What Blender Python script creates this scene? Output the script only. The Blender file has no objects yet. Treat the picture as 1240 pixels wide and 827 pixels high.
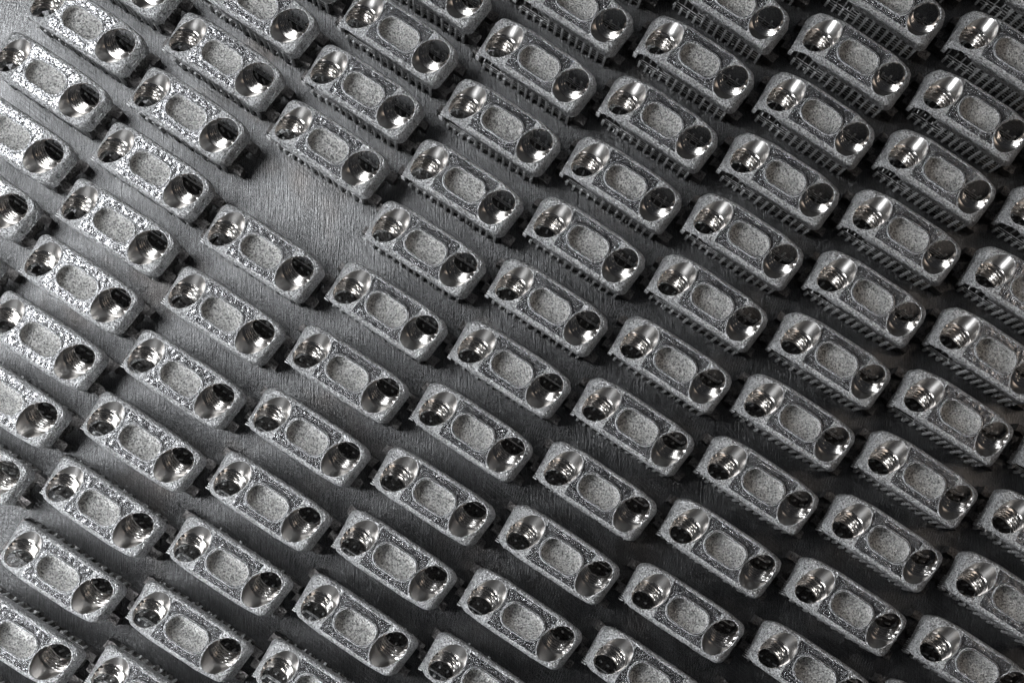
import bpy, bmesh, math, random
from mathutils import Vector, Matrix, noise
random.seed(7)
R = math.radians
scene = bpy.context.scene
col = scene.collection

# ------------------------------------------------------------------ camera
H = 0.83                       # height of the bracket tops above the plate
D = 20.0                       # camera height above the tops
cam_d = bpy.data.cameras.new('camera')
cam = bpy.data.objects.new('camera', cam_d)
col.objects.link(cam)
F, NX, NY, PX, PY = 1917.72, 560.43, 612.17, 649.57, 425.84
nv = Vector((NX-PX, NY-PY, F)).normalized()
ex = (Vector((1, 0, 0)) - nv*nv.x).normalized()
ey = nv.cross(ex)
def w(c): return Vector((c.dot(ex), -c.dot(ey), -c.dot(nv)))
cx, cy, cz = w(Vector((1, 0, 0))), w(Vector((0, -1, 0))), w(Vector((0, 0, -1)))
cam.matrix_world = Matrix(((cx.x, cy.x, cz.x, 0), (cx.y, cy.y, cz.y, 0), (cx.z, cy.z, cz.z, H+D), (0, 0, 0, 1)))
cam_d.sensor_width = 36
cam_d.lens = F/1240*36
cam_d.shift_x = (620-PX)/1240
cam_d.shift_y = (PY-413.5)/1240
cam_d.clip_end = 500
scene.camera = cam

# ------------------------------------------------------------------ world and lamps
world = bpy.data.worlds.new('World'); scene.world = world
world.use_nodes = True
bg = world.node_tree.nodes['Background']
bg.inputs[0].default_value = (0.8, 0.85, 0.95, 1)
bg.inputs[1].default_value = 0.03
def area(name, loc, target, sx, sy, power, color):
    l = bpy.data.lights.new(name, 'AREA'); l.shape = 'RECTANGLE'; l.size = sx; l.size_y = sy
    l.energy = power; l.color = color
    o = bpy.data.objects.new(name, l); col.objects.link(o)
    o.location = loc
    o.rotation_euler = (Vector(target)-Vector(loc)).to_track_quat('-Z', 'Y').to_euler()
    return o
area('softbox_lamp', (-12.8, 5.8, 13.8), (-2, 0, 0), 14, 9, 2950, (0.95, 0.975, 1.0))
area('strip_lamp', (-13.5, -9.5, 7.5), (1.5, 0, 0.5), 7, 3.5, 2900, (0.95, 0.975, 1.0))
area('warm_lamp', (14, 2, 9), (0, 0, 0), 6, 4, 170, (1.0, 0.86, 0.74))
scene.view_settings.view_transform = 'Standard'
scene.view_settings.look = 'None'
scene.view_settings.exposure = 0
scene.view_settings.gamma = 1

# ------------------------------------------------------------------ materials
def new_mat(name):
    m = bpy.data.materials.new(name); m.use_nodes = True
    nt = m.node_tree; nt.nodes.clear()
    out = nt.nodes.new('ShaderNodeOutputMaterial')
    b = nt.nodes.new('ShaderNodeBsdfPrincipled')
    nt.links.new(b.outputs[0], out.inputs[0])
    return m, nt, b
def N(nt, t, **k):
    n = nt.nodes.new(t)
    for a, v in k.items():
        if a in n.inputs: n.inputs[a].default_value = v
        else: setattr(n, a, v)
    return n
def ramp(nt, src, stops):
    r = nt.nodes.new('ShaderNodeValToRGB')
    e = r.color_ramp.elements
    while len(e) > 1: e.remove(e[-1])
    e[0].position = stops[0][0]; e[0].color = (*[stops[0][1]]*3, 1) if not isinstance(stops[0][1], tuple) else (*stops[0][1], 1)
    for p, c in stops[1:]:
        x = e.new(p); x.color = (*[c]*3, 1) if not isinstance(c, tuple) else (*c, 1)
    nt.links.new(src, r.inputs[0]); return r
def objvec(nt, scale=(1, 1, 1), rot=(0, 0, 0)):
    tc = N(nt, 'ShaderNodeTexCoord'); oi = N(nt, 'ShaderNodeObjectInfo')
    mul = N(nt, 'ShaderNodeMath', operation='MULTIPLY'); mul.inputs[1].default_value = 37.0
    nt.links.new(oi.outputs['Random'], mul.inputs[0])
    add = N(nt, 'ShaderNodeVectorMath', operation='ADD')
    nt.links.new(tc.outputs['Object'], add.inputs[0]); nt.links.new(mul.outputs[0], add.inputs[1])
    mp = N(nt, 'ShaderNodeMapping'); mp.inputs['Scale'].default_value = scale; mp.inputs['Rotation'].default_value = rot
    nt.links.new(add.outputs[0], mp.inputs[0])
    return mp.outputs[0]
def sintered(name, base, rough, gscale, gdist, coarse, facet=False, speck=44.0):
    """rough, grainy metal as it leaves a powder-bed printer"""
    m, nt, b = new_mat(name)
    v = objvec(nt)
    n1 = N(nt, 'ShaderNodeTexNoise', Scale=gscale, Detail=3.0, Roughness=0.6)
    n2 = N(nt, 'ShaderNodeTexNoise', Scale=gscale*0.28, Detail=3.0, Roughness=0.6)
    vo = N(nt, 'ShaderNodeTexVoronoi', Scale=gscale*0.75); vo.feature = 'F1'
    for x in (n1, n2, vo): nt.links.new(v, x.inputs['Vector'])
    a = N(nt, 'ShaderNodeMath', operation='MULTIPLY_ADD'); a.inputs[1].default_value = -0.5
    nt.links.new(vo.outputs['Distance'], a.inputs[0]); nt.links.new(n1.outputs[0], a.inputs[2])
    a2 = N(nt, 'ShaderNodeMath', operation='MULTIPLY_ADD'); a2.inputs[1].default_value = coarse
    nt.links.new(n2.outputs[0], a2.inputs[0]); nt.links.new(a.outputs[0], a2.inputs[2])
    bp = N(nt, 'ShaderNodeBump', Strength=1.0, Distance=gdist)
    nt.links.new(a2.outputs[0], bp.inputs['Height'])
    nt.links.new(bp.outputs[0], b.inputs['Normal'])
    r = ramp(nt, n2.outputs[0], [(0.3, tuple(c*0.80 for c in base)), (0.7, tuple(min(1, c*1.10) for c in base))])
    n4 = N(nt, 'ShaderNodeTexNoise', Scale=speck, Detail=2.0, Roughness=0.7); nt.links.new(v, n4.inputs['Vector'])
    r4 = ramp(nt, n4.outputs[0], [(0.37, 0.34), (0.48, 0.94), (0.62, 1.30)])
    mu = N(nt, 'ShaderNodeMixRGB', blend_type='MULTIPLY'); mu.inputs[0].default_value = 1
    nt.links.new(r.outputs[0], mu.inputs[1]); nt.links.new(r4.outputs[0], mu.inputs[2])
    nt.links.new(mu.outputs[0], b.inputs['Base Color'])
    rr = N(nt, 'ShaderNodeMapRange'); rr.inputs[3].default_value = rough-0.09; rr.inputs[4].default_value = rough+0.12
    nt.links.new(n1.outputs[0], rr.inputs[0]); nt.links.new(rr.outputs[0], b.inputs['Roughness'])
    b.inputs['Metallic'].default_value = 1.0
    if facet:
        # the flat middle of the top is the printer's last layer: shinier grains, coarser, than the sloping skin round it
        tc = N(nt, 'ShaderNodeTexCoord'); s1 = N(nt, 'ShaderNodeSeparateXYZ'); s2 = N(nt, 'ShaderNodeSeparateXYZ')
        nt.links.new(tc.outputs['Object'], s1.inputs[0]); nt.links.new(tc.outputs['Normal'], s2.inputs[0])
        def mth(op, a, c):
            x = N(nt, 'ShaderNodeMath', operation=op)
            for i, q in enumerate((a, c)):
                if q is None: continue
                if isinstance(q, (int, float)): x.inputs[i].default_value = q
                else: nt.links.new(q, x.inputs[i])
            return x.outputs[0]
        wob = mth('MULTIPLY', n2.outputs[0], 0.02)
        mk = mth('MULTIPLY', mth('LESS_THAN', mth('ADD', mth('ABSOLUTE', s1.outputs[0], None), wob), 0.372), mth('GREATER_THAN', s2.outputs[2], 0.965))
        mk = mth('MULTIPLY', mk, mth('LESS_THAN', mth('ADD', mth('ABSOLUTE', s1.outputs[1], None), wob), 0.275))
        n3 = N(nt, 'ShaderNodeTexNoise', Scale=50.0, Detail=2.0, Roughness=0.55); nt.links.new(v, n3.inputs['Vector'])
        gr = ramp(nt, n3.outputs[0], [(0.0, 0.0), (0.50, 0.06), (0.66, 1.0), (1.0, 1.1)])
        bp2 = N(nt, 'ShaderNodeBump', Strength=1.0, Distance=0.020); nt.links.new(gr.outputs[0], bp2.inputs['Height'])
        mxn = N(nt, 'ShaderNodeMix', data_type='VECTOR'); nt.links.new(mk, mxn.inputs[0])
        nt.links.new(bp.outputs[0], mxn.inputs[4]); nt.links.new(bp2.outputs[0], mxn.inputs[5])
        nt.links.new(mxn.outputs[1], b.inputs['Normal'])
        mr = N(nt, 'ShaderNodeMix', data_type='FLOAT'); nt.links.new(mk, mr.inputs[0]); nt.links.new(rr.outputs[0], mr.inputs[2]); mr.inputs[3].default_value = 0.25
        nt.links.new(mr.outputs[0], b.inputs['Roughness'])
        dk = N(nt, 'ShaderNodeMixRGB', blend_type='MULTIPLY'); nt.links.new(mk, dk.inputs[0])
        nt.links.new(mu.outputs[0], dk.inputs[1]); dk.inputs[2].default_value = (0.74, 0.74, 0.75, 1)
        nt.links.new(dk.outputs[0], b.inputs['Base Color'])
    return m
M_body = sintered('sintered_steel', (0.70, 0.70, 0.705), 0.35, 58.0, 0.029, 0.45, True)
M_floor = sintered('recess_steel', (0.76, 0.75, 0.735), 0.42, 50.0, 0.030, 0.9)
M_sup = sintered('support_steel', (0.82, 0.82, 0.82), 0.60, 60.0, 0.008, 0.4)
M_sup.node_tree.nodes['Principled BSDF'].inputs['Metallic'].default_value = 0.5
M_foot_shaded = sintered('shaded_foot_steel', (0.20, 0.19, 0.185), 0.45, 40.0, 0.012, 0.6)  # shadow at the bracket ends is put into the feet's dark base colour
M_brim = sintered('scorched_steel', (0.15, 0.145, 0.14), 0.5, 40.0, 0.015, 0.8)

M_bore, nt, b = new_mat('machined_steel')
v = objvec(nt, (3, 12, 12))
n1 = N(nt, 'ShaderNodeTexNoise', Scale=14.0, Detail=3.0)
nt.links.new(v, n1.inputs['Vector'])
bp = N(nt, 'ShaderNodeBump', Strength=0.06, Distance=0.004); nt.links.new(n1.outputs[0], bp.inputs['Height'])
nt.links.new(bp.outputs[0], b.inputs['Normal'])
b.inputs['Base Color'].default_value = (0.58, 0.565, 0.55, 1)
b.inputs['Metallic'].default_value = 1.0
rr = N(nt, 'ShaderNodeMapRange'); rr.inputs[3].default_value = 0.22; rr.inputs[4].default_value = 0.38
nt.links.new(n1.outputs[0], rr.inputs[0]); nt.links.new(rr.outputs[0], b.inputs['Roughness'])

M_thread, nt, b = new_mat('thread_steel')
b.inputs['Base Color'].default_value = (0.66, 0.635, 0.61, 1)
b.inputs['Metallic'].default_value = 1.0
b.inputs['Roughness'].default_value = 0.215
M_plate, nt, b = new_mat('brushed_plate')
tc = N(nt, 'ShaderNodeTexCoord')
def strokes(scale, rot, tex, det=2.0, dist=0.0):
    mp = N(nt, 'ShaderNodeMapping'); mp.inputs['Scale'].default_value = scale; mp.inputs['Rotation'].default_value = (0, 0, R(rot))
    nt.links.new(tc.outputs['Object'], mp.inputs[0])
    n = N(nt, 'ShaderNodeTexNoise', Scale=tex, Detail=det, Roughness=0.65, Distortion=dist)
    nt.links.new(mp.outputs[0], n.inputs['Vector']); return n
s1 = strokes((16, 1.3, 1), 4, 4.0, 4.0)         # main brushing, close to vertical in the picture
s2 = strokes((15, 0.8, 1), -38, 3.0, 3.0)
s3 = strokes((15, 0.8, 1), 52, 3.0, 3.0)
s4 = strokes((1, 1, 1), 0, 26.0, 4.0)          # fine pitting
s5 = strokes((1, 1, 1), 0, 0.6, 3.0)           # large cloudy patches
def madd(a, k, c=None):
    x = N(nt, 'ShaderNodeMath', operation='MULTIPLY_ADD'); nt.links.new(a, x.inputs[0]); x.inputs[1].default_value = k
    if c is None: x.inputs[2].default_value = 0
    else: nt.links.new(c, x.inputs[2])
    return x.outputs[0]
hgt = madd(s1.outputs[0], 1.0, madd(s2.outputs[0], 0.75, madd(s3.outputs[0], 0.6, madd(s4.outputs[0], 0.8))))
# long curved scratches from hand grinding
for sc, rot, wt, amp in ((2.3, 20, 3.2, 0.35), (1.7, -50, 4.0, 0.3)):
    mp = N(nt, 'ShaderNodeMapping'); mp.inputs['Rotation'].default_value = (0, 0, R(rot))
    nt.links.new(tc.outputs['Object'], mp.inputs[0])
    wv = N(nt, 'ShaderNodeTexWave', Scale=sc*4, Distortion=wt, Detail=2.0); wv.inputs['Detail Scale'].default_value = 0.4
    nt.links.new(mp.outputs[0], wv.inputs[0])
    rp = ramp(nt, wv.outputs['Fac'], [(0.0, 1.0), (0.03, 0.0), (1.0, 0.0)])
    msk = strokes((1, 1, 1), rot, 1.8, 2.0)
    mr = ramp(nt, msk.outputs[0], [(0.48, 0.0), (0.60, 1.0)])
    ml = N(nt, 'ShaderNodeMath', operation='MULTIPLY'); nt.links.new(rp.outputs[0], ml.inputs[0]); nt.links.new(mr.outputs[0], ml.inputs[1])
    hgt = madd(ml.outputs[0], -amp, hgt)
bp = N(nt, 'ShaderNodeBump', Strength=1.0, Distance=0.0058); nt.links.new(hgt, bp.inputs['Height'])
nt.links.new(bp.outputs[0], b.inputs['Normal'])
cr = ramp(nt, s1.outputs[0], [(0.36, (0.13, 0.13, 0.131)), (0.64, (0.215, 0.215, 0.217))])
cr2 = ramp(nt, s5.outputs[0], [(0.56, (1, 1, 1)), (0.76, (0.97, 0.87, 0.80))])
mx = N(nt, 'ShaderNodeMixRGB', blend_type='MULTIPLY'); mx.inputs[0].default_value = 1
nt.links.new(cr.outputs[0], mx.inputs[1]); nt.links.new(cr2.outputs[0], mx.inputs[2])
nt.links.new(mx.outputs[0], b.inputs['Base Color'])
b.inputs['Metallic'].default_value = 1.0
rr = N(nt, 'ShaderNodeMapRange'); rr.inputs[3].default_value = 0.20; rr.inputs[4].default_value = 0.30
nt.links.new(s4.outputs[0], rr.inputs[0]); nt.links.new(rr.outputs[0], b.inputs['Roughness'])

# ------------------------------------------------------------------ helpers
def to_mesh(name, bm, mats, smooth=None):
    me = bpy.data.meshes.new(name); bm.to_mesh(me); bm.free()
    for m in (mats if isinstance(mats, (list, tuple)) else [mats]): me.materials.append(m)
    if smooth is not None:
        for p in me.polygons: p.use_smooth = True
        if smooth < 180: me.set_sharp_from_angle(angle=R(smooth))
    return me
def box(bm, x0, x1, y0, y1, z0, z1, j=0.0):
    vs = []
    for z in (z0, z1):
        for x, y in ((x0, y0), (x1, y0), (x1, y1), (x0, y1)):
            vs.append(bm.verts.new((x+random.uniform(-j, j), y+random.uniform(-j, j), z)))
    for f in ((3, 2, 1, 0), (4, 5, 6, 7), (0, 1, 5, 4), (1, 2, 6, 5), (2, 3, 7, 6), (3, 0, 4, 7)):
        bm.faces.new([vs[i] for i in f])
def knob(bm, c, r):
    c = Vector(c); k = [bm.verts.new(c+Vector(d)*r) for d in ((1,0,0),(-1,0,0),(0,1,0),(0,-1,0),(0,0,1),(0,0,-1))]
    for f in ((0,2,4),(2,1,4),(1,3,4),(3,0,4),(2,0,5),(1,2,5),(3,1,5),(0,3,5)): bm.faces.new([k[i] for i in f])
def tube_loop(bm, pts, r, n=6, up=Vector((0, 0, 1))):
    m = len(pts); rings = []
    for i, p in enumerate(pts):
        t = (pts[(i+1) % m]-pts[i-1]).normalized(); s = t.cross(up).normalized(); u = s.cross(t)
        rings.append([bm.verts.new(p + (s*math.cos(2*math.pi*k/n)+u*math.sin(2*math.pi*k/n))*r) for k in range(n)])
    for i in range(m):
        a, c = rings[i], rings[(i+1) % m]
        for k in range(n): bm.faces.new((a[k], a[(k+1) % n], c[(k+1) % n], c[k]))

# ------------------------------------------------------------------ the bracket body
XL, XR, W = -0.765, 0.735, 0.318
SEAM, TILT = 0.36, math.tan(R(18.5))
RC, FIL = 0.10, 0.055
def half_width(x, side):
    t = max(0.0, (abs(x)-0.30)/0.46)
    return W*(1 - (0.11 if side > 0 else 0.045)*t*t)
def edge_y(x, side):
    wd = half_width(x, side)
    d = min(x-XL, XR-x)
    if d < RC: wd = wd - RC + math.sqrt(max(0, RC*RC-(RC-d)**2))
    return wd*side
def ztop(x):
    d = max(0.0, abs(x)-SEAM)
    return -d*TILT - 0.35*max(0.0, abs(x)-0.56)**2*3
def edge_dist(x, y):
    wd = half_width(x, 1 if y > 0 else -1)
    dx = min(x-XL, XR-x); dy = wd-abs(y)
    if dx < RC and dy < RC: return max(0.0, RC - math.hypot(RC-dx, RC-dy))
    return max(0.0, min(dx, dy))
def shear(x, y): return x*(1+0.09*y)
def top_point(x, y):
    d = edge_dist(x, y); f = 0.0
    if d < FIL: f = FIL - math.sqrt(max(0, FIL*FIL-(FIL-d)**2))
    return ztop(x) - f
def body_bm(seed):
    bm = bmesh.new()
    xs = []
    n = 84
    fine = [XL+RC*(1-math.cos(math.pi/2*k/8)) for k in range(9)]
    fine2 = [XR-RC*(1-math.cos(math.pi/2*k/8)) for k in range(9)]
    mid = [XL+RC + (XR-XL-2*RC)*k/(n) for k in range(1, n)]
    xs = sorted(fine+mid+fine2+[-SEAM-0.004, SEAM+0.004])
    m = 30
    ts = []
    for k in range(m+1):
        u = k/m
        ts.append(0.5-0.5*math.cos(math.pi*u) if True else u)
    ts = [0.45*t+0.55*(k/m) for k, t in enumerate(ts)]
    off = Vector((seed*13.7, seed*5.1, 0))
    def wob(p, a): return noise.noise((p+off)*18)*a + noise.noise((p+off)*45)*a*0.6
    T, B = [], []
    for x in xs:
        y0, y1 = edge_y(x, -1), edge_y(x, 1)
        rt, rb = [], []
        for t in ts:
            y = y0+(y1-y0)*t
            p = Vector((shear(x, y), y, top_point(x, y)))
            p.z += wob(p, 0.007)
            rt.append(bm.verts.new(p))
            d = edge_dist(x, y)
            k = min(1, d/0.09)
            zb = -(0.30 + 0.07*k) + 0.55*ztop(x)
            q = Vector((shear(x, y)*1.0 + (0.05 if x > 0 else -0.035)*max(0, (abs(x)-0.55)/0.2), y*0.955, zb))
            q.z += wob(q, 0.02)
            rb.append(bm.verts.new(q))
        T.append(rt); B.append(rb)
    nx, ny = len(xs), len(ts)
    for i in range(nx-1):
        for j in range(ny-1):
            bm.faces.new((T[i][j], T[i+1][j], T[i+1][j+1], T[i][j+1]))
            bm.faces.new((B[i][j], B[i][j+1], B[i+1][j+1], B[i+1][j]))
    loop = [(i, 0) for i in range(nx)] + [(nx-1, j) for j in range(1, ny)] + [(i, ny-1) for i in range(nx-2, -1, -1)] + [(0, j) for j in range(ny-2, 0, -1)]
    levels = 8
    prev = [T[i][j] for i, j in loop]
    c = len(loop)
    for L in range(1, levels+1):
        if L == levels: cur = [B[i][j] for i, j in loop]
        else:
            cur = []
            for (i, j) in loop:
                a, b_ = T[i][j].co, B[i][j].co
                f = L/levels
                p = a.lerp(b_, f)
                nrm = Vector((p.x/1.0 if abs(p.x) > 0.6 else 0, p.y*2.0, 0))
                if nrm.length > 0: nrm.normalize()
                p = p + nrm*(0.004*math.sin(math.pi*f) - 0.012*max(0, f-0.6) + wob(p, 0.010))
                cur.append(bm.verts.new(p))
        for k in range(c):
            bm.faces.new((prev[k], cur[k], cur[(k+1) % c], prev[(k+1) % c]))
        prev = cur
    bmesh.ops.recalc_face_normals(bm, faces=bm.faces)
    return bm

BORES = ((-0.528, 0.0, -1), (0.503, -0.005, 1))
BT = R(40)
def bore_frame(x, y, sgn):
    o = Vector((x, y, ztop(x))); d = Vector((0, sgn*math.sin(BT), -math.cos(BT)))
    e1 = Vector((1, 0, 0)); e2 = d.cross(e1).normalized()
    return o, d, e1, e2
RB = 0.197
def bore_radius(t, th):
    if t < 0.050: return RB
    if t < 0.062: return RB + (0.189-RB)*(t-0.050)/0.012
    if t < 0.262:
        p = 0.046; ph = ((t-0.05)/p - th/(2*math.pi)) % 1.0
        return 0.160 + 0.030*min(1.0, 1.35*(1-abs(2*ph-1)))
    return 0.164
def cutter_bm(x, y, sgn):
    o, d, e1, e2 = bore_frame(x, y, sgn)
    bm = bmesh.new(); n = 56; rings = []
    for t in (-0.40, 0.9):
        rings.append([bm.verts.new(o+d*t+(e1*math.cos(2*math.pi*k/n)+e2*math.sin(2*math.pi*k/n))*RB) for k in range(n)])
    for k in range(n): bm.faces.new((rings[0][k], rings[0][(k+1) % n], rings[1][(k+1) % n], rings[1][k]))
    bm.faces.new(rings[0]); bm.faces.new(rings[1])
    bmesh.ops.recalc_face_normals(bm, faces=bm.faces)
    return bm
def inside_y(x, y):
    x = min(max(x, XL+.001), XR-.001)
    return x, max(edge_y(x, -1)+.002, min(edge_y(x, 1)-.002, y))
def t_top(fr, e):
    o, d = fr[0], fr[1]; lo, hi = -0.5, 0.6
    for _ in range(30):
        t = (lo+hi)/2; p = o+e+d*t
        if p.z > top_point(*inside_y(p.x, p.y)): lo = t
        else: hi = t
    return t
def t_out(fr, e):
    """where the bore wall leaves the body through its side (below, the wall runs on as a stub of tube)"""
    o, d = fr[0], fr[1]; t = 0.0
    while t < 0.275:
        p = o+e+d*t
        if p.z < -0.05 and abs(p.y) > W-0.012: break
        t += 0.001
    return t
def bore_bm(x, y, sgn):
    fr = bore_frame(x, y, sgn); o, d, e1, e2 = fr
    bm = bmesh.new(); n = 72
    tl = [-0.5, -0.2, -0.1, -0.05, 0.0, 0.025, 0.0499] + [0.062+k*0.0048 for k in range(49)] + [0.30]
    cols_ = []
    for k in range(n):
        th = 2*math.pi*k/n; e = e1*math.cos(th)+e2*math.sin(th)
        a = t_top(fr, e*RB)+0.001; z = max(a+0.002, t_out(fr, e*RB))
        c = []
        for m_, t in enumerate(tl):
            if m_ == 0: t2, rad = a, RB
            elif m_ == 1: t2 = min(a+0.004, z); rad = RB-0.002
            else:
                t2 = min(max(t, a+0.004), z); rad = bore_radius(t2, th); k_ = min(1, max(0, (t2-a-0.004)/0.018)); rad = (RB-0.002)*(1-k_)+rad*k_
            c.append(bm.verts.new(o+d*t2+e*rad))
        cols_.append(c)
    for k in range(n):
        a, c = cols_[k], cols_[(k+1) % n]
        for m in range(len(tl)-1):
            f = bm.faces.new((a[m], c[m], c[m+1], a[m+1]))
            if m >= 6: f.material_index = 1
    bmesh.ops.remove_doubles(bm, verts=bm.verts[:], dist=1e-5)
    bmesh.ops.dissolve_degenerate(bm, edges=bm.edges[:], dist=1e-5)
    bmesh.ops.recalc_face_normals(bm, faces=bm.faces)
    mid = o+d*0.15
    f0 = min(bm.faces, key=lambda f: abs((f.calc_center_median()-mid).dot(d)))
    if f0.normal.dot(mid-f0.calc_center_median()) < 0: bmesh.ops.reverse_faces(bm, faces=bm.faces)
    return bm
def stadium(cx_, cy_, hl, hw, rad, n=10, k=0.0):
    pts = []
    for sx, sy, a0 in ((1, 1, 0), (-1, 1, 90), (-1, -1, 180), (1, -1, 270)):
        for i in range(n+1):
            a = R(a0+90*i/n)
            pts.append((cx_+sx*(hl-rad)+rad*math.cos(a), cy_+sy*(hw-rad)+rad*math.sin(a)))
    return pts
PK = (0.006, -0.002, 0.280, 0.166, 0.150)
def recess_bm():
    bm = bmesh.new()
    spec = [(0.10, 0.008), (0.0, 0.0), (-0.04, -0.006), (-0.08, -0.014), (-0.100, -0.026), (-0.110, -0.050)]
    rings = []
    for z, g in spec:
        rings.append([bm.verts.new((x, y, z+(noise.noise(Vector((x, y, z))*30)*0.004 if z < 0 else 0))) for x, y in stadium(PK[0], PK[1], PK[2]+g, PK[3]+g, PK[4]+g)])
    n = len(rings[0])
    for a, c in zip(rings, rings[1:]):
        for k in range(n): bm.faces.new((a[k], a[(k+1) % n], c[(k+1) % n], c[k]))
    bm.faces.new(rings[0])
    # uneven floor
    m = 6; last = rings[-1]; cen = Vector((PK[0], PK[1], -0.112))
    for q in range(1, m):
        cur = []
        for vtx in rings[-1]:
            p = vtx.co.lerp(cen, q/m); p.z = -0.112 + noise.noise(p*16)*0.012
            cur.append(bm.verts.new(p))
        for k in range(n): bm.faces.new((last[k], last[(k+1) % n], cur[(k+1) % n], cur[k]))
        last = cur
    bm.faces.new(last)
    bmesh.ops.recalc_face_normals(bm, faces=bm.faces)
    return bm
def stroke(bm, pts, wd, depth):
    """engraved stroke on the right-hand end face; pts = (y, z)"""
    for (y0, z0), (y1, z1) in zip(pts, pts[1:]):
        a, c = Vector((0, y0, z0)), Vector((0, y1, z1))
        t = (c-a).normalized(); s = Vector((0, -t.z, t.y))*wd/2; a = a-t*wd*0.35; c = c+t*wd*0.35
        xs = 0.60
        def fx(p): return 0.735+0.10*(-p.z-0.12)
        vs = [bm.verts.new(Vector((fx(p)-depth, p.y, p.z))) for p in (a-s, a+s, c+s, c-s)] + [bm.verts.new(Vector((fx(p)+0.12, p.y, p.z))) for p in (a-s, a+s, c+s, c-s)]
        for f in ((3, 2, 1, 0), (4, 5, 6, 7), (0, 1, 5, 4), (1, 2, 6, 5), (2, 3, 7, 6), (3, 0, 4, 7)): bm.faces.new([vs[i] for i in f])
MARKS = ([(-0.075, -0.20), (-0.115, -0.235), (-0.12, -0.275), (-0.085, -0.285), (0.03, -0.285)],)
def cut(base, cutters):
    """one cutter at a time; a cut that fails (nearly everything gone) is retried with the cutter nudged"""
    for c in cutters:
        before = len(base.data.polygons)
        for attempt in range(6):
            md = base.modifiers.new('cut', 'BOOLEAN'); md.operation = 'DIFFERENCE'; md.solver = 'EXACT'; md.object = c
            md.material_mode = 'TRANSFER'
            dg = bpy.context.evaluated_depsgraph_get(); dg.update()
            me = bpy.data.meshes.new_from_object(base.evaluated_get(dg))
            base.modifiers.remove(md)
            if len(me.polygons) > before*0.7:
                base.data = me; break
            c.location = (0.0004*(attempt+1), -0.0003*(attempt+1), 0.0002)
        else: print('cut failed', c.name)
    return base.data
def extract(me, idx, name, mat, smooth):
    bm = bmesh.new(); bm.from_mesh(me)
    bmesh.ops.delete(bm, geom=[f for f in bm.faces if f.material_index not in idx], context='FACES')
    for f in bm.faces: f.material_index = 0
    if not bm.faces: print('EMPTY', name)
    return bm
def rim_bm(kind, sgn=0):
    bm = bmesh.new(); pts = []
    if kind == 'recess':
        for x, y in stadium(*PK, n=14): pts.append(Vector((x, y, top_point(x, y)+0.002)))
        q = []
        for p in pts:
            if not q or (p-q[-1]).length > 0.004: q.append(p)
        tube_loop(bm, q[:-1] if (q[0]-q[-1]).length < 0.004 else q, 0.017)
    else:
        x, y, s = BORES[kind]; o, d, e1, e2 = bore_frame(x, y, s); n = 72
        for k in range(n):
            th = 2*math.pi*k/n; e = (e1*math.cos(th)+e2*math.sin(th))*(RB+0.004)
            t = t_top((o, d), e)
            pts.append(o+e+d*t)
        tube_loop(bm, pts, 0.010)
    return bm

variants = []
m_dark = M_body
for seed in range(12):
    if len(variants) == 3: break
    base_me = to_mesh('raw_body', body_bm(seed), [M_body, M_bore, M_floor])
    base = bpy.data.objects.new('raw_body', base_me); col.objects.link(base)
    tmp = [base]
    cs = []
    for (x, y, s) in BORES:
        c = bpy.data.objects.new('cutter', to_mesh('cutter', cutter_bm(x, y, s), M_bore)); col.objects.link(c); cs.append(c)
    c = bpy.data.objects.new('cutter', to_mesh('cutter', recess_bm(), M_floor)); col.objects.link(c); cs.append(c)
    marks = [[(-0.070+0.0, -0.215), (-0.120, -0.250), (-0.125, -0.290), (-0.080, -0.300), (0.035, -0.292)],
             [(0.005, -0.355), (0.085, -0.345)], [(0.045, -0.215), (0.060, -0.235)], [(0.10, -0.285), (0.115, -0.262)]]
    for k, mk in enumerate(marks):
        for seg in zip(mk, mk[1:]):
            bm = bmesh.new(); stroke(bm, seg, 0.024, 0.033+0.0017*len(cs)); bmesh.ops.recalc_face_normals(bm, faces=bm.faces)
            c = bpy.data.objects.new('cutter', to_mesh('cutter', bm, M_body)); col.objects.link(c); cs.append(c)
    res = cut(base, cs)
    names = [m.name if m else '' for m in res.materials]
    ib = [i for i, m in enumerate(res.materials) if m == M_bore]
    ir = [i for i, m in enumerate(res.materials) if m == M_floor]
    ibody = [i for i in range(len(res.materials)) if i not in ib+ir]
    body = to_mesh('bracket_body', extract(res, ibody, 'body', M_body, 40), M_body, 32)
    bores = []
    bm = extract(res, ir, 'recess', M_floor, 60)
    rec = to_mesh('recess', bm, M_floor, 50)
    for o in tmp+cs: bpy.data.objects.remove(o)
    if len(body.polygons) > 3000 and len(rec.polygons) > 200: variants.append((body, rec))
    print('body faces', len(body.polygons), 'recess', len(rec.polygons))
bores = [to_mesh('threaded_hole', bore_bm(*b_), [M_bore, M_thread], 22) for b_ in BORES]
rim_meshes = [to_mesh('rim', rim_bm(0), M_body, 180), to_mesh('rim', rim_bm(1), M_body, 180)]
rec_rim = to_mesh('rim', rim_bm('recess'), M_body, 180)

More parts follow.
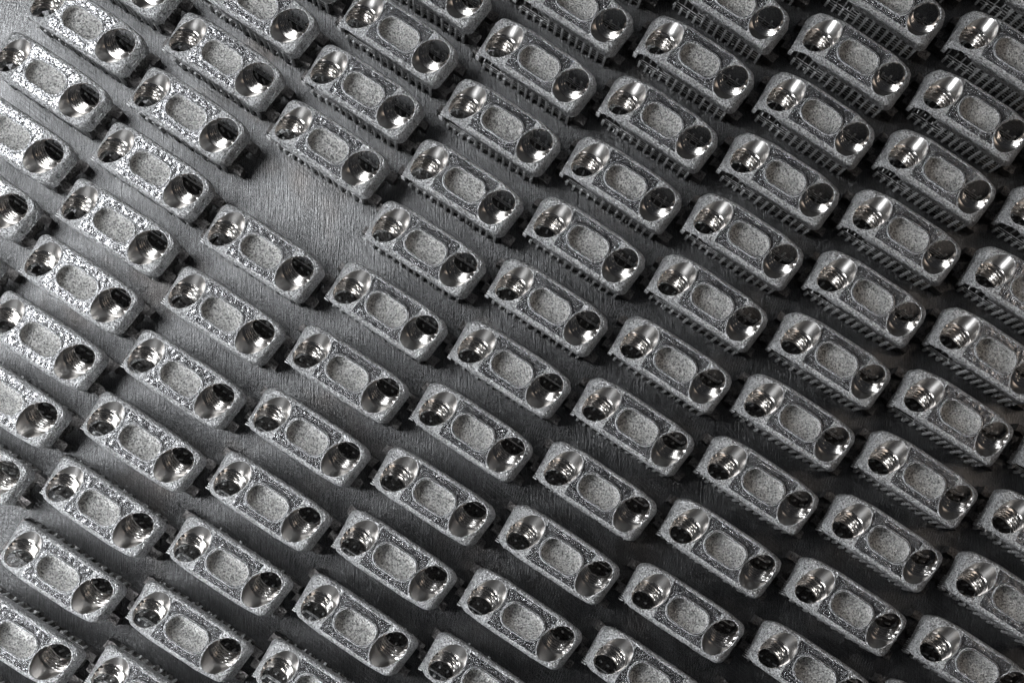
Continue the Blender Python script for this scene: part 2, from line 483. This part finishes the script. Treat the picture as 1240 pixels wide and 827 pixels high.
# ------------------------------------------------------------------ supports (local z = 0 at the bracket top, plate at -H)
def support_bm(seed):
    random.seed(100+seed)
    bm = bmesh.new()
    nx = 13
    rows = [-0.275, -0.16, -0.05, 0.05, 0.15, 0.240]
    zr = [-H+0.05+0.088*k for k in range(6)]
    for i in range(nx):
        x = -0.66+i*0.110
        for r_, y in enumerate(rows):
            front, back = r_ == 0, r_ == len(rows)-1
            yy = y
            if front: yy = y-(0.010 if i % 2 else 0.0)
            if back: yy = y+(0.018 if i % 2 else 0.0)
            zt = -0.31+0.5*ztop(x)
            if abs(x+0.525) < 0.22 and y < 0.1: zt = -0.60
            if abs(x-0.492) < 0.22 and y > -0.1: zt = -0.60
            jx, jy = random.uniform(-.006, .006), random.uniform(-.006, .006)
            h = 0.015 if front else 0.013 if back else 0.010
            box(bm, x-h+jx, x+h+jx, yy-h+jy, yy+h+jy, -H, zt, 0.003)
            if front or back:
                for z in zr:
                    if z < zt-0.01: knob(bm, (x+jx, yy+jy+(-0.004 if front else 0.004), z), random.uniform(0.014, 0.019))
    for r_, y in enumerate(rows):
        if r_ in (1, 2, 3, 4): continue
        for z in zr:
            for i in range(nx-1):
                x = -0.66+i*0.110
                if z > -0.60 and ((abs(x+0.05+0.525) < 0.22 and y < 0.1) or (abs(x+0.05-0.492) < 0.22 and y > -0.1)): continue
                if random.random() < 0.05: continue
                dz = random.uniform(-.004, .004)
                yy = y+(0.030 if r_ == 0 else (-0.03 if r_ == len(rows)-1 else 0))
                box(bm, x, x+0.11, yy-0.004, yy+0.004, z-0.005+dz, z+0.005+dz)
    # frayed strut ends that lean out from under the edge
    for k in range(14):
        x = random.uniform(-0.68, 0.68); s = random.choice((-1, -1, 1)); z = random.choice(zr)
        y = s*0.27; L = random.uniform(0.02, 0.045)
        box(bm, x-0.007, x+0.007, min(y, y+s*L), max(y, y+s*L), z-0.007, z+0.007, 0.005)
    # little ribs at the left-hand front corner
    for k in range(7):
        y = -0.30+k*0.028
        box(bm, -0.785, -0.735, y, y+0.012, -0.52-0.02*(k % 2), -0.33, 0.004)
    return bm
def brim_bm(seed):
    random.seed(200+seed)
    bm = bmesh.new()
    pts = []
    n = 90
    for k in range(n):
        a = 2*math.pi*k/n
        c, s = math.cos(a), math.sin(a)
        m = max(abs(c)/0.73, abs(s)/0.255)
        r = 1/m
        r += random.uniform(-0.012, 0.030) + 0.018*math.sin(k*1.3)
        pts.append((c*r, s*r))
    top = [bm.verts.new((x, y, -H+0.012+random.uniform(0, 0.02))) for x, y in pts]
    bot = [bm.verts.new((x*1.01, y*1.02, -H+0.001)) for x, y in pts]
    cen = bm.verts.new((0, 0, -H+0.012))
    for k in range(n):
        k2 = (k+1) % n
        bm.faces.new((top[k], top[k2], cen)); bm.faces.new((bot[k], bot[k2], top[k2], top[k]))
    bmesh.ops.recalc_face_normals(bm, faces=bm.faces)
    return bm
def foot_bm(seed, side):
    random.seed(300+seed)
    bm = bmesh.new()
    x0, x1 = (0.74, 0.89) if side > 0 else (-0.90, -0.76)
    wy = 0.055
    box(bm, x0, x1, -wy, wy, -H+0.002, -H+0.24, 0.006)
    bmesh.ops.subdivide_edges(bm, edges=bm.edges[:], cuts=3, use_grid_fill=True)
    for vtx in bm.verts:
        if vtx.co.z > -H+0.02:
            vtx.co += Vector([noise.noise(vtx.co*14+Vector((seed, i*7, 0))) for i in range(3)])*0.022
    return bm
sup = [to_mesh('support_lattice', support_bm(s), M_sup) for s in range(3)]
brim = [to_mesh('brim', brim_bm(s), M_brim) for s in range(3)]
feet = [(to_mesh('support_foot', foot_bm(s, 1), M_foot_shaded, 40), to_mesh('support_foot', foot_bm(s+5, -1), M_foot_shaded, 40)) for s in range(3)]

# ------------------------------------------------------------------ the plate
bm = bmesh.new()
nx, ny = 60, 60
bmesh.ops.create_grid(bm, x_segments=nx, y_segments=ny, size=18)
for f in bm.faces: f.smooth = True
plate_me = to_mesh('metal_plate', bm, M_plate)
plate = bpy.data.objects.new('metal_plate', plate_me); col.objects.link(plate)
plate['kind'] = 'structure'

# ------------------------------------------------------------------ laying the brackets out
A = Vector((1.593, 0.739)); B = Vector((-0.486, 0.807)); O = Vector((-0.629, -6.436))   # image-like axes (y down)
spots = {}
upper = {-2: (2.196, 0.894), -1: (0.912, 0.902), 0: (0.476, 0.907)}
for i in range(-2, 9):
    js = []
    if i in upper:
        j0, dj = upper[i]
        ks = range(-3, 9)
        js = [j0+dj*k for k in ks]
        if i == 0: js = [j0+dj*k for k in range(-3, 3)] + list(range(4, 12))
    else: js = list(range(-9, 14))
    for j in js:
        p = O + A*(i-(0.006 if i < 0 else 0)) + B*j
        spots.setdefault(i, []).append(Vector((p.x, -p.y)))
def project(p):
    c = Vector((p[0], -p[1]))
    X = nv*(D+H-p[2]) + ex*c.x + ey*c.y
    return PX+F*X.x/X.z, PY+F*X.y/X.z
ANG = R(-33.3)
def extent(p):
    q = []
    for x, y, z in [(sx*(0.78 if z > 0.5 else .9), sy*0.32, z) for sx in (-1, 1) for sy in (-1, 1) for z in (0.0, H)]:
        q.append(project((p.x+x*math.cos(ANG)-y*math.sin(ANG), p.y+x*math.sin(ANG)+y*math.cos(ANG), z)))
    xs = [a[0] for a in q]; ys = [a[1] for a in q]
    return min(xs), min(ys), max(xs), max(ys)
kept = {}
for i, lst in spots.items():
    k = [p for p in lst if (lambda e: e[2] > -2 and e[0] < 1242 and e[3] > -2 and e[1] < 829)(extent(p))]
    # in the picture the top edge comes first
    k.sort(key=lambda p: -p.y)
    if k: kept[i] = k
ORD = ['first', 'second', 'third', 'fourth', 'fifth', 'sixth', 'seventh', 'eighth', 'ninth', 'tenth', 'eleventh', 'twelfth', 'thirteenth', 'fourteenth', 'fifteenth']
GROUP = 'printed metal brackets in slanting rows on the plate'
def link(name, me, parent, kind=None):
    o = bpy.data.objects.new(name, me); col.objects.link(o); o.parent = parent
    if kind: o['kind'] = kind
    return o
cols = sorted(kept)
count = 0
for ci, i in enumerate(cols):
    lst = kept[i]
    for k, p in enumerate(lst):
        rnd = random.Random(i*100+k)
        root = bpy.data.objects.new('threaded_bracket', None); col.objects.link(root)
        root.empty_display_size = 0.2
        root.location = (p.x+rnd.uniform(-.006, .006), p.y+rnd.uniform(-.006, .006), 0)
        root.rotation_euler = (0, 0, ANG+R(rnd.uniform(-0.5, 0.5)))
        e = extent(p)
        where = 'leftmost' if ci == 0 else ('rightmost' if ci == len(cols)-1 else ORD[ci])
        rank = 'lowest' if k == len(lst)-1 and len(lst) > 1 else ('topmost' if k == 0 and len(lst) > 1 else (ORD[k]+' from the top' if len(lst) > 1 else 'only one'))
        cutoff = e[0] < -3 or e[1] < -3 or e[2] > 1243 or e[3] > 830
        look = 'cropped' if cutoff else 'grey'
        if i == 0 and k < len(lst)-1 and (lst[k]-lst[k+1]).length > 1.3: tail = 'above the bare gap'
        elif i == 0 and k > 0 and (lst[k]-lst[k-1]).length > 1.3: tail = 'below the bare gap'
        else: tail = ''
        if where in ('leftmost', 'rightmost'): lab = f'{look} bracket, {rank} in the {where} slanting file {tail}'
        else: lab = f'{look} bracket, {rank} in {where} slanting file from left {tail}'
        root['label'] = lab.strip()
        root['category'] = 'metal bracket'
        root['group'] = GROUP
        v_ = rnd.randrange(3)
        body, rec = variants[v_]
        zc = []
        bo = link('body', body, root)
        h0 = link('threaded_hole', bores[0], root); h1 = link('threaded_hole', bores[1], root)
        rc_ = link('recess', rec, root)
        l0 = link('rim', rim_meshes[0], h0); l1 = link('rim', rim_meshes[1], h1); l2 = link('rim', rec_rim, rc_)
        for o in (bo, h0, h1, rc_): o.location.z = H
        s_ = link('support_lattice', sup[rnd.randrange(3)], root, 'stuff'); s_.location.z = H
        br = link('brim', brim[rnd.randrange(3)], root); br.location.z = H
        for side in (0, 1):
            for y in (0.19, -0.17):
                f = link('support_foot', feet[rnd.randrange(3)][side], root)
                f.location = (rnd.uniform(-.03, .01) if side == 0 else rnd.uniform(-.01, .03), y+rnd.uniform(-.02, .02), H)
        count += 1
print('brackets', count, 'in', len(cols), 'files', [len(kept[i]) for i in cols])
